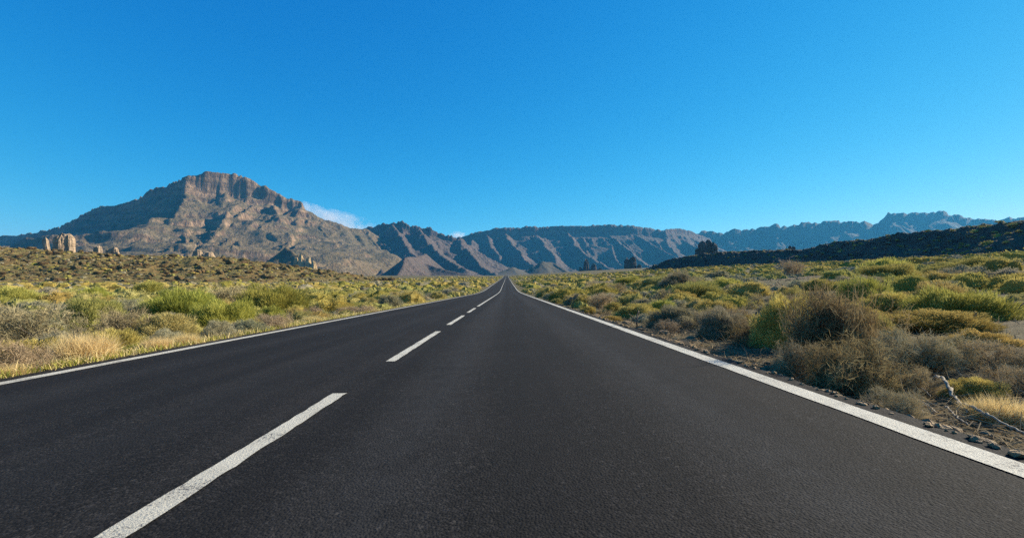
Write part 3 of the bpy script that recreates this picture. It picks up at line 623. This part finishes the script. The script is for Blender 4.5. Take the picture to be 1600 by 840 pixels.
hero('broom', 205, 262, 438, 462, 'olive broom bush beyond the wide hollow one')
# ---- right of the road
hero('straggly', 1150, 1300, 455, 588, 'largest dark brown straggly shrub leaning over right road edge', back=.5, dx=.5)
hero('cushion', 1170, 1295, 450, 545, 'yellow green bush behind and left of the largest straggly shrub')
hero('straggly', 1075, 1190, 502, 550, 'dark dry shrub on right verge left of the largest straggly one', back=.6, dx=.75)
hero('greycushion', 1085, 1180, 474, 530, 'brown olive shrub just behind the dark dry verge shrub')
hero('straggly', 1045, 1105, 510, 538, 'small straggly dry shrub at right road edge by the stump', back=.6, dx=.8)
hero('dead', 1210, 1300, 530, 600, 'grey twig bundle at the foot of the largest straggly shrub')
hero('straggly', 1255, 1400, 528, 622, 'grey dry shrub on right verge right of the largest straggly one')
hero('cushion', 1262, 1360, 490, 560, 'yellow topped shrub between the straggly bush and grey twigs')
hero('dead', 1375, 1520, 512, 590, 'wide grey brown dead shrub behind the fallen branches')
hero('dead', 1305, 1395, 586, 634, 'low brown twig tangle above the short bleached branch')
hero('dead', 1400, 1468, 572, 622, 'small dark twig clump between fallen branches and grey dead shrub')
hero('dead', 1490, 1640, 530, 585, 'dark dead shrub mass at the right picture edge')
hero('cushion', 1362, 1550, 478, 522, 'wide bright yellow green low bush behind grey dead shrubs')
hero('cushion', 1480, 1600, 515, 545, 'yellow green low bush at right edge above the dark dead mass')
hero('cushion', 1478, 1575, 584, 628, 'small green shrub above the thick fallen branch')
hero('drygrass', 1508, 1625, 606, 664, 'golden dry grass clump in the lower right by the branch', back=.2)
hero('dead', 1540, 1660, 570, 622, 'dark leafless bush above the golden grass at right edge')
hero('cushion', 1335, 1440, 450, 495, 'yellow olive bush in front of the dark rounded olive one')
hero('broom', 1298, 1402, 430, 484, 'tall rounded olive bush with dark shaded left side, right field')
hero('broom', 1338, 1440, 409, 437, 'long dark green bush on the slope right of the road')
hero('broom', 1448, 1575, 399, 428, 'broad grey green flat bush high on the right slope')
hero('cushion', 1428, 1525, 423, 447, 'yellow lit mound shaped bush beside bare ground, right slope')
hero('cushion', 1400, 1560, 452, 476, 'long low yellow olive cushion across the right field')
hero('greycushion', 1570, 1640, 470, 490, 'pale low cushion cut by the right picture edge')
hero('cushion', 938, 978, 469, 489, 'neat round olive cushion on bare ground near right road edge')
hero('cushion', 905, 950, 484, 500, 'low bright shrub hugging the right road edge')
hero('cushion', 878, 912, 474, 489, 'small verge cushion nearer the vanishing point, right road edge')
hero('broom', 845, 868, 461, 473, 'dark little bush right at the right edge line')
hero('greycushion', 982, 1040, 464, 484, 'grey cushion right of the neat round olive one')
hero('cushion', 1040, 1092, 452, 470, 'rounded sunny cushion in the field behind dry verge shrubs')
hero('broom', 955, 1010, 430, 449, 'dark dome on the skyline of the right field, left one')
hero('broom', 1000, 1060, 430, 448, 'dark dome on the skyline right beside its lower twin')
hero('broom', 1060, 1120, 438, 458, 'olive dome between skyline domes and the straggly bush')

# ---- the rest of the scrub
rng = np.random.RandomState(11)
def bare(x, y):      # patches of bare soil
    return fbm(x * .07, y * .07, 3, 40) + .35 * fbm(x * .3, y * .3, 2, 44)
grid = {}
def free(x, y, r):
    i, j = int(x // 6), int(y // 6)
    for a in range(i - 1, i + 2):
        for b in range(j - 1, j + 2):
            for (u, v, q) in grid.get((a, b), ()):
                if (u - x) ** 2 + (v - y) ** 2 < (.72 * (q + r)) ** 2: return False
    return True
def take(x, y, r): grid.setdefault((int(x // 6), int(y // 6)), []).append((x, y, r))
for q in TAKEN: take(*q)
scrub = []
for _ in range(26000):
    D = 3.0 + 92 * rng.rand() ** .55; th = R(rng.uniform(-53, 53)); x, y = D * math.sin(th), D * math.cos(th)
    side = 'left' if x < 0 else 'right'; r = float(np.clip(rng.lognormal(-.42, .45), .28, 1.9)) * (1 + .25 * (D > 25))
    if RL - r * .75 - .1 < x < RR + r * .8 + .35: continue
    if x > 0 and bare(x, y) > (.06 if D > 9 else -.1): continue
    if x < 0 and bare(x, y) > .33: continue
    if x > 0 and D < 8: continue
    if side == 'left' and D < 17: r = min(r, .48)
    if side == 'right' and D < 20: r = min(r, .8)
    if not free(x, y, r): continue
    take(x, y, r); v = rng.rand(); pk = fbm(x * .12, y * .12, 2, 50) * .5
    if side == 'left' and D < 17: kind = 'greycushion' if v < .18 else 'broom' if v < .45 else 'cushion' if v < .85 else 'dead'
    elif side == 'left': kind = 'broom' if v < .42 + pk else 'cushion' if v < .72 else 'greycushion' if v < .9 else 'dead'
    else: kind = 'broom' if v < .25 + pk else 'cushion' if v < .62 else 'greycushion' if v < .88 else 'dead'
    h = r * rng.uniform(.62, .95) * (1.0 if kind != 'greycushion' else .8)
    scrub.append((r / D, kind, x, y, r, h, side, D))
scrub.sort(reverse=True)
LOOK = {'broom': 'green broom bush', 'cushion': 'olive cushion shrub', 'greycushion': 'greyish rounded shrub', 'dead': 'dry twiggy shrub'}
NIND = 235
MARKS = [('the biggest domed broom bush', 425, 470), ('the wide hollow broom bush', 288, 475), ('the golden grass dome', 128, 540), ('the pale left-edge bush', 20, 464), ('the dark left-verge dome', 638, 474), ('the olive left-verge shrub', 520, 480),
         ('the neat round cushion', 958, 482), ('the largest straggly shrub', 1225, 530), ('the tall rounded bush', 1350, 465), ('the long dark green bush', 1389, 426), ('the broad flat bush', 1511, 416), ('the wide yellow bush', 1455, 508), ('the dark skyline domes', 1006, 442), ('the pale right-edge cushion', 1590, 482), ('the vanishing road', 800, 440)]
def pixel(x, y, z):
    q = cam.rotation_euler.to_quaternion().inverted() @ (Vector((x, y, z)) - cam.location); return 800 + F * q.x / -q.z, 420 - F * q.y / -q.z
def spot(x, y):
    px, py = pixel(x, y, float(ground_z(x, y))); n, mx_, my_ = min((m_ for m_ in MARKS if (m_[1] < 800) == (px < 800) or m_[0] == 'the vanishing road'), key=lambda m_: (m_[1] - px) ** 2 + 6 * (m_[2] - py) ** 2)
    hv = 'left' if px < mx_ - 16 else 'right' if px > mx_ + 16 else ''; dv = 'behind' if py < my_ - 7 else 'in front' if py > my_ + 7 else ''
    far_ = 'well ' if abs(px - mx_) > 110 else ''
    if dv and hv: return '%s and %s%s of %s' % (dv, far_, hv, n)
    if hv: return '%s%s of %s' % (far_ or 'just ', hv, n)
    return ('%s %s' % ({'behind': 'behind', 'in front': 'in front of', '': 'right beside'}[dv], n))
for (q, kind, x, y, r, h, side, D) in scrub[:NIND]:
    px, py = pixel(x, y, float(ground_z(x, y)))
    if not -60 < px < 1660: continue
    size = 'tiny' if r < .4 else 'small' if r < .6 else 'huge' if r > 1.3 else 'large' if r > .95 else 'middling'
    shape = 'flat ' if h / r < .66 else 'tall ' if h / r > .86 else ''
    lab = '%s %s%s %s' % (size, shape, LOOK[kind], spot(x, y))
    if len(lab.split()) > 16: lab = lab.replace(shape, '', 1)
    plant(kind, x, y, r, r * rng.uniform(.8, 1.1), h, lab, 'single shrubs scattered beside the road', 'hi' if q * F > 34 else 'mid')
def land_z(x, y):
    x = np.asarray(x, float); y = np.asarray(y, float); g = ground_z(x, y)
    for f, k in ((mound_z, (x < -55) & (y > 150) & (y < 335)), (lava_z, (x > 72) & (y > 85))):
        if k.any(): g[k] = np.maximum(g[k], f(x[k], y[k]))
    return g
def merged(items, lod, name):
    mats = ['broom', 'cushion', 'greycushion', 'dead']; ac = Acc()
    ZZ = land_z([q[2] for q in items], [q[3] for q in items])
    for (q, kind, x, y, r, h, side, D), zz in zip(items, ZZ):
        b = KIND[kind][lod][rng.randint(4)]; V = np.concatenate(b.V); Fq = np.concatenate(b.F); T = np.concatenate(b.T)
        a = rng.uniform(0, 6.28); c, s_ = math.cos(a), math.sin(a); z = float(zz) - .05
        W = np.stack([(V[:, 0] * c - V[:, 1] * s_) * r + x, (V[:, 0] * s_ + V[:, 1] * c) * r + y, V[:, 2] * h + z], 1)
        ac.add(W, Fq, mats.index(kind), np.clip(T * .6 + rng.rand() * .4 - .05, 0, 1))
    return obj(name, ac.mesh(name, [MAT[k] for k in mats]), kind='stuff', label='mass of low rounded shrubs covering the plain', cat='scrub')
merged(scrub[NIND:], 'low', 'scrub')
far = []
for _ in range(30000):
    D = 90 + 560 * rng.rand() ** 1.1; th = R(rng.uniform(-51, 51)); x, y = D * math.sin(th), D * math.cos(th); r = float(np.clip(rng.lognormal(.12, .35), .6, 2.6))
    if RL - r < x < RR + r + .5: continue
    if x > 60 and D > 330: continue
    if x < -90 and D > 400: continue
    onm = x < -55 and 165 < y < 320
    if not onm and (bare(x, y) > .3 or rng.rand() > .52): continue
    if onm and x > -170 and rng.rand() < .45: continue
    if onm: r *= .75
    v = rng.rand(); kind = ('broom' if v < .3 else 'cushion' if v < .5 else 'greycushion') if onm else 'broom' if v < .35 else 'cushion' if v < .8 else 'greycushion' if v < .95 else 'dead'
    far.append((0, kind, x, y, r * 1.15, r * rng.uniform(.5, .8), '', D))
far = far[:6800]
merged(far, 'tiny', 'far_scrub')
lv = []; lx, ly = rng.uniform(85, 235, 6000), rng.uniform(95, 400, 6000); lz = lava_z(lx, ly) - ground_z(lx, ly)
for x, y in zip(lx[(lz > .8) & (lx / ly < 1.25)][:1100], ly[(lz > .8) & (lx / ly < 1.25)]):
    r = rng.uniform(.5, 1.4); lv.append((0, str(rng.choice(['broom', 'cushion', 'greycushion', 'dead'])), x, y, r, r * .6, '', y))
merged(lv, 'tiny', 'lava_scrub')

# ------------------------------------------------------------------ stones, gravel, verge grass
def rock_mesh(sd, sub=2):
    import bmesh
    bm = bmesh.new(); bmesh.ops.create_icosphere(bm, subdivisions=sub, radius=1.0)
    V = np.array([v.co[:] for v in bm.verts]); Fq = np.array([[v.index for v in f.verts] for f in bm.faces]); bm.free()
    rg = np.random.RandomState(sd)
    for _ in range(9):
        n = unit(rg.normal(size=(1, 3)))[0]; d = rg.uniform(.55, .85); k = V @ n; V = V - np.clip(k - d, 0, None)[:, None] * n
    V = V * (1 + .13 * fbm(V[:, 0] * 2 + sd, V[:, 1] * 2 + V[:, 2] * 1.7, 3, sd))[:, None] * rg.uniform([.9, .7, .55], [1.2, 1, .8])
    return V, Fq
ROCKS = [mesh('rock', *rock_mesh(s, 2), MAT['stone']) for s in range(6)]
RM = [('the forked stump', 996, 512), ('the dark dry verge shrub', 1130, 556), ('the largest straggly shrub', 1225, 590), ('the grey verge shrub', 1330, 620), ('the crooked bleached branch', 1430, 640), ('the thick forked branch', 1500, 660), ('the low verge bush', 925, 498)]
for i in range(90):
    y = 2.0 + 16 * rng.rand() ** 1.4; x = RR + .10 + abs(rng.normal()) * .30; r = float(np.clip(rng.lognormal(-2.7, .5), .03, .15))
    if y < 5: r = min(r, .04)
    if y < 4.2: continue
    if r > .12: x += .12
    px, py = pixel(x, y, float(ground_z(x, y))); n, mx_, my_ = min(RM, key=lambda m_: (m_[1] - px) ** 2 + (m_[2] - py) ** 2)
    if px > 1640: continue
    rel = 'just left of' if px < mx_ - 25 else 'just right of' if px > mx_ + 25 else 'beside'
    lab = '%s brown lava rock in verge rubble %s %s' % ('pebble sized' if r < .05 else 'fist sized' if r < .08 else 'head sized' if r < .115 else 'biggest', rel, n)
    o = obj('rock', rnd.choice(ROCKS), label=lab, cat='rock', group='rubble along the right road edge')
    o.location = (x, y, float(ground_z(x, y)) + r * .12); o.rotation_euler = (rng.uniform(-.4, .4), rng.uniform(-.4, .4), rng.uniform(0, 6.28)); o.scale = (r, r * rng.uniform(.7, 1.1), r * rng.uniform(.7, 1.1))
def pebbles(name, pts, sizes, label):
    ac = Acc(); base = [rock_mesh(30 + s, 1) for s in range(3)]
    P_ = np.array(pts); ZZ = land_z(P_[:, 0], P_[:, 1])
    for (x, y), r, zz in zip(pts, sizes, ZZ):
        V, Fq = base[rng.randint(3)]; a = rng.uniform(0, 6.28); c, s_ = math.cos(a), math.sin(a)
        W = np.stack([(V[:, 0] * c - V[:, 1] * s_) * r + x, (V[:, 0] * s_ + V[:, 1] * c) * r + y, V[:, 2] * r * .8 + max(float(zz), float(road_z(x, y)) if RL < x < RR else -99) + r * .25], 1)
        ac.add(W, Fq)
    obj(name, ac.mesh(name, [MAT['stone']]), kind='stuff', label=label, cat='gravel')
pts = []
for _ in range(2600):
    y = 1.5 + 40 * rng.rand() ** 1.7; pts.append((RR - .06 + abs(rng.normal()) * (.35 + .05 * y), y))
pebbles('gravel', pts, np.clip(rng.lognormal(-3.9, .5, len(pts)), .008, .07), 'loose brown gravel along the right verge')
pts = []; 
while len(pts) < 1500:
    x, y = rng.uniform(5, 60), rng.uniform(6, 60)
    if bare(x, y) > .05: pts.append((x, y))
pebbles('field_stones', pts, np.clip(rng.lognormal(-2.7, .5, len(pts)), .03, .22), 'scattered stones on the bare soil right of the road')
bx_, by_ = rng.uniform(-330, -60, 5000), rng.uniform(185, 290, 5000); bz_ = mound_z(bx_, by_); kk = bz_ > -1.6; bx_, by_ = bx_[kk][:1600], by_[kk][:1600]; bz_ = land_z(bx_, by_)
ac = Acc(); base = [rock_mesh(40 + s, 1) for s in range(3)]
for x, y, zz in zip(bx_, by_, bz_):
    V, Fq = base[rng.randint(3)]; r = float(np.clip(rng.lognormal(-.1, .5), .4, 2.6)); ac.add(np.stack([V[:, 0] * r + x, V[:, 1] * r + y, V[:, 2] * r + zz + r * .2], 1), Fq)
obj('boulder_field', ac.mesh('boulder_field', [MAT['mound']]), kind='stuff', label='brown lava boulders strewn over the mound', cat='boulders')

def grass(name, n, xf, yf, hmin, hmax, wd, m, label, seg=2):
    y = yf(n); x = xf(y); z = ground_z(x, y); P = np.stack([x, y, z], 1)
    Dr = unit(np.stack([rng.normal(size=n) * .4, rng.normal(size=n) * .4, np.ones(n)], 1))
    V, Fq, T = blades(P, Dr, rng.uniform(hmin, hmax, n), rng.uniform(.5, 1.2, n) * wd, rng, seg, .8)
    obj(name, mesh(name, V, Fq, m, None, T), kind='stuff', label=label, cat='grass')
clump = lambda y, sd: .5 + .5 * fbm(y * .8, y * 0, 3, sd)
grass('verge_grass', 7000, lambda y: RL + .05 - np.abs(rng.normal(size=len(y))) * (.25 + .03 * y), lambda n: 3 + 38 * rng.rand(n) ** 1.6, .05, .20, .009, MAT['drygrass'], 'dry straw grass fringe along the left road edge')
grass('verge_weeds', 9000, lambda y: RL + .03 - np.abs(rng.normal(size=len(y))) * (.35 + .03 * y), lambda n: 3 + 38 * rng.rand(n) ** 1.6, .04, .13, .014, MAT['herb'], 'short green weeds along the left road edge')
def field_y(n): return 3 + 45 * rng.rand(n) ** 1.3
grass('field_grass', 22000, lambda y: np.where(rng.rand(len(y)) < .55, RL - .6 - rng.rand(len(y)) * (6 + y * 1.1), RR + 1.0 + rng.rand(len(y)) * (5 + y * 1.1)), field_y, .05, .17, .012, MAT['dead'], 'sparse dry grass between the shrubs', 1)

n = 9000; yt = 2.0 + 16 * rng.rand(n) ** 1.5; xt = RR + .25 + np.abs(rng.normal(size=n)) * (.8 + .05 * yt); zt = ground_z(xt, yt) + rng.rand(n) * .05
dt = rng.normal(size=(n, 3)) * [1, 1, .28]
V, Fq, T = blades(np.stack([xt, yt, zt], 1), unit(dt), rng.uniform(.05, .32, n), rng.uniform(.003, .009, n), rng, 2, .9)
obj('twig_litter', mesh('twig_litter', V, Fq, MAT['dead'], None, T), kind='stuff', label='dry twigs littering the ground along the right verge', cat='twigs')
# ------------------------------------------------------------------ fallen branches and dead stump
def limb(pix, r0, r1, sd, lift=.03):
    """a bent branch lying where the photograph shows it; each point (px, py, height above ground)"""
    rg = np.random.RandomState(sd); P = []
    for px, py, hgt in pix:
        g = on_ground(px, py); P.append([g[0], g[1], g[2] + lift + hgt])
    P = np.array(P); t = np.linspace(0, len(P) - 1, len(P) * 6); i = np.minimum(t.astype(int), len(P) - 2); f = (t - i)[:, None]
    p0, p1, p2, p3 = P[np.maximum(i - 1, 0)], P[i], P[i + 1], P[np.minimum(i + 2, len(P) - 1)]
    Q = .5 * ((2 * p1) + (-p0 + p2) * f + (2 * p0 - 5 * p1 + 4 * p2 - p3) * f ** 2 + (-p0 + 3 * p1 - 3 * p2 + p3) * f ** 3)
    Q = Q + rg.normal(size=Q.shape) * r0 * .34
    return tube(Q, np.linspace(r0, r1, len(Q)) * (1 + .2 * rg.normal(size=len(Q))) * .8, 7)
def branch(name, limbs, m, label, cat='branch'):
    root = obj(name, None, label=label, cat=cat); g = on_ground(*limbs[0][0][0][:2]); root.location = g
    for j, (pix, r0, r1) in enumerate(limbs):
        V, Fq = limb(pix, r0, r1, j + len(pix) * 3 + int(pix[0][0])); o = obj('limb' if j == 0 else 'twig', mesh('limb', V - g, Fq, m, None, None, True), root)
    return root
branch('fallen_branch', [([(1464, 606, .06), (1475, 617, .09), (1486, 628, .05), (1497, 640, .03), (1512, 655, .02)], 0.0175, 0.0080), ([(1478, 646, .02), (1490, 658, .02), (1500, 668, .02), (1515, 676, .02)], 0.0090, 0.0040), ([(1497, 640, .03), (1520, 656, .05), (1550, 672, .05), (1590, 694, .05), (1640, 716, .05)], 0.0120, 0.0060)], MAT['paletwig'], 'thick pale forked branch lying in the ditch at lower right')
branch('fallen_branch', [([(1405, 606, .03), (1412, 618, .02), (1430, 632, .02), (1452, 645, .02), (1462, 655, .02)], 0.0070, 0.0030), ([(1412, 618, .02), (1440, 622, .05), (1455, 632, .03)], 0.0045, 0.0020)], MAT['paletwig'], 'thin crooked bleached branch left of the thick forked one')
branch('fallen_branch', [([(1338, 609, .02), (1350, 617, .02), (1372, 620, .03), (1398, 612, .03)], 0.0055, 0.0025), ([(1350, 617, .02), (1362, 623, .02), (1385, 626, .02)], 0.0040, 0.0020)], MAT['paletwig'], 'short curved bleached branch nearest the grey verge shrub')
branch('fallen_branch', [([(1410, 640, .02), (1420, 648, .05), (1440, 655, .03), (1446, 660, .03)], 0.0060, 0.0040), ([(1420, 648, .05), (1415, 640, .06)], 0.0035, 0.0020)], MAT['paletwig'], 'gnarled pale root end beside the ditch shadow')
branch('dead_stump', [([(995, 512, -.03), (995.5, 512, .12), (997, 512, .28), (999, 512, .34)], .022, .012), ([(996, 512, .14), (990, 512, .20), (982, 512, .24)], .011, .005), ([(996, 512, .2), (1003, 512, .3)], .008, .004)], MAT['twig'], 'small forked dead stump on bare soil by right road edge', 'stump')
branch('bleached_branch', [([(126, 500, .05), (130, 497, .18), (137, 492, .34), (145, 486, .52)], .022, .009), ([(130, 497, .18), (127, 492, .34), (133, 484, .5)], .012, .005)], MAT['paletwig'], 'bleached curved branch rising from the pale olive bush at left')
branch('bleached_branch', [([(231, 487, .0), (231, 487, .2), (231.5, 487, .42)], .022, .016)], MAT['paletwig'], 'short pale bare trunk beneath the wide hollow broom bush')
branch('bleached_branch', [([(62, 512, .1), (72, 506, .28), (84, 503, .38), (92, 502, .36)], .016, .007)], MAT['paletwig'], 'arched pale dead branch over the tangle at far left')

# ------------------------------------------------------------------ air
m, t = mat('haze_air'); pv = N(t, 'ShaderNodeVolumePrincipled', Density=4.0e-5, Anisotropy=.2); pv.inputs['Color'].default_value = (.09, .50, .95, 1)
o = t.nodes.new('ShaderNodeOutputMaterial'); L(t, pv.outputs[0], o.inputs['Volume'])
hx, y0, y1, zl, zh = 9300, -9300, 9300, -60, 800
V = np.array([(x, y, z) for z in (zl, zh) for y in (y0, y1) for x in (-hx, hx)])
obj('haze', mesh('haze', V, [(0, 2, 3, 1), (4, 5, 7, 6), (0, 1, 5, 4), (2, 6, 7, 3), (0, 4, 6, 2), (1, 3, 7, 5)], m), kind='stuff', label='thin blue haze over the whole valley', cat='haze')

def cloud(name, c, size, label, dens, sd, tilt=0):
    m, t = mat('cloud_vapour'); co = N(t, 'ShaderNodeTexCoord').outputs['Object']
    ln = N(t, 'ShaderNodeVectorMath', operation='LENGTH'); L(t, co, ln.inputs[0])
    mp = N(t, 'ShaderNodeMapping'); mp.inputs['Scale'].default_value = (size[0] / size[2] * .8, 1, 1); mp.inputs['Location'].default_value = (sd, sd, 0); L(t, co, mp.inputs[0])
    n = noise(t, mp.outputs[0], 2.2, 5, .6)
    f = math_(t, 'SUBTRACT', math_(t, 'ADD', math_(t, 'MULTIPLY', n, 1.5), -.15), math_(t, 'MULTIPLY', ln.outputs['Value'], .95))
    d = math_(t, 'MULTIPLY', math_(t, 'MAXIMUM', f, 0.0), dens)
    pv = N(t, 'ShaderNodeVolumePrincipled', Anisotropy=.3); pv.inputs['Color'].default_value = (.98, .95, .94, 1); L(t, d, pv.inputs['Density'])
    o = t.nodes.new('ShaderNodeOutputMaterial'); L(t, pv.outputs[0], o.inputs['Volume'])
    V, Fq = rock_mesh(70 + sd, 3); V = V / np.abs(V).max(0)
    q = obj(name, mesh(name, V, Fq, m), label=label, cat='cloud'); q.location = c; q.scale = size; q.rotation_euler = (0, R(tilt), 0)
cloud('cloud', at(520, 343, 10600), (1750, 700, 430), 'thin pinkish cloud bank spilling behind the flat topped mountain', .0042, 1, 16)
cloud('cloud', at(716, 368, 10600), (330, 250, 130), 'tiny white cloud wisp above the saddle behind the road', .014, 2)

# things that still share a label are told apart by how near they stand
same = {}
for o in COL.objects:
    if 'label' in o and 'group' in o: same.setdefault(o['label'], []).append(o)
for lab, os_ in same.items():
    if 2 <= len(os_) <= 3 and len(lab.split()) < 16:
        os_.sort(key=lambda o: o.location.length)
        for o, wd in zip(os_, ('nearer', 'farther') if len(os_) == 2 else ('nearest', 'second nearest' if len(lab.split()) < 15 else 'middle', 'farthest')): o['label'] = wd + ' ' + lab
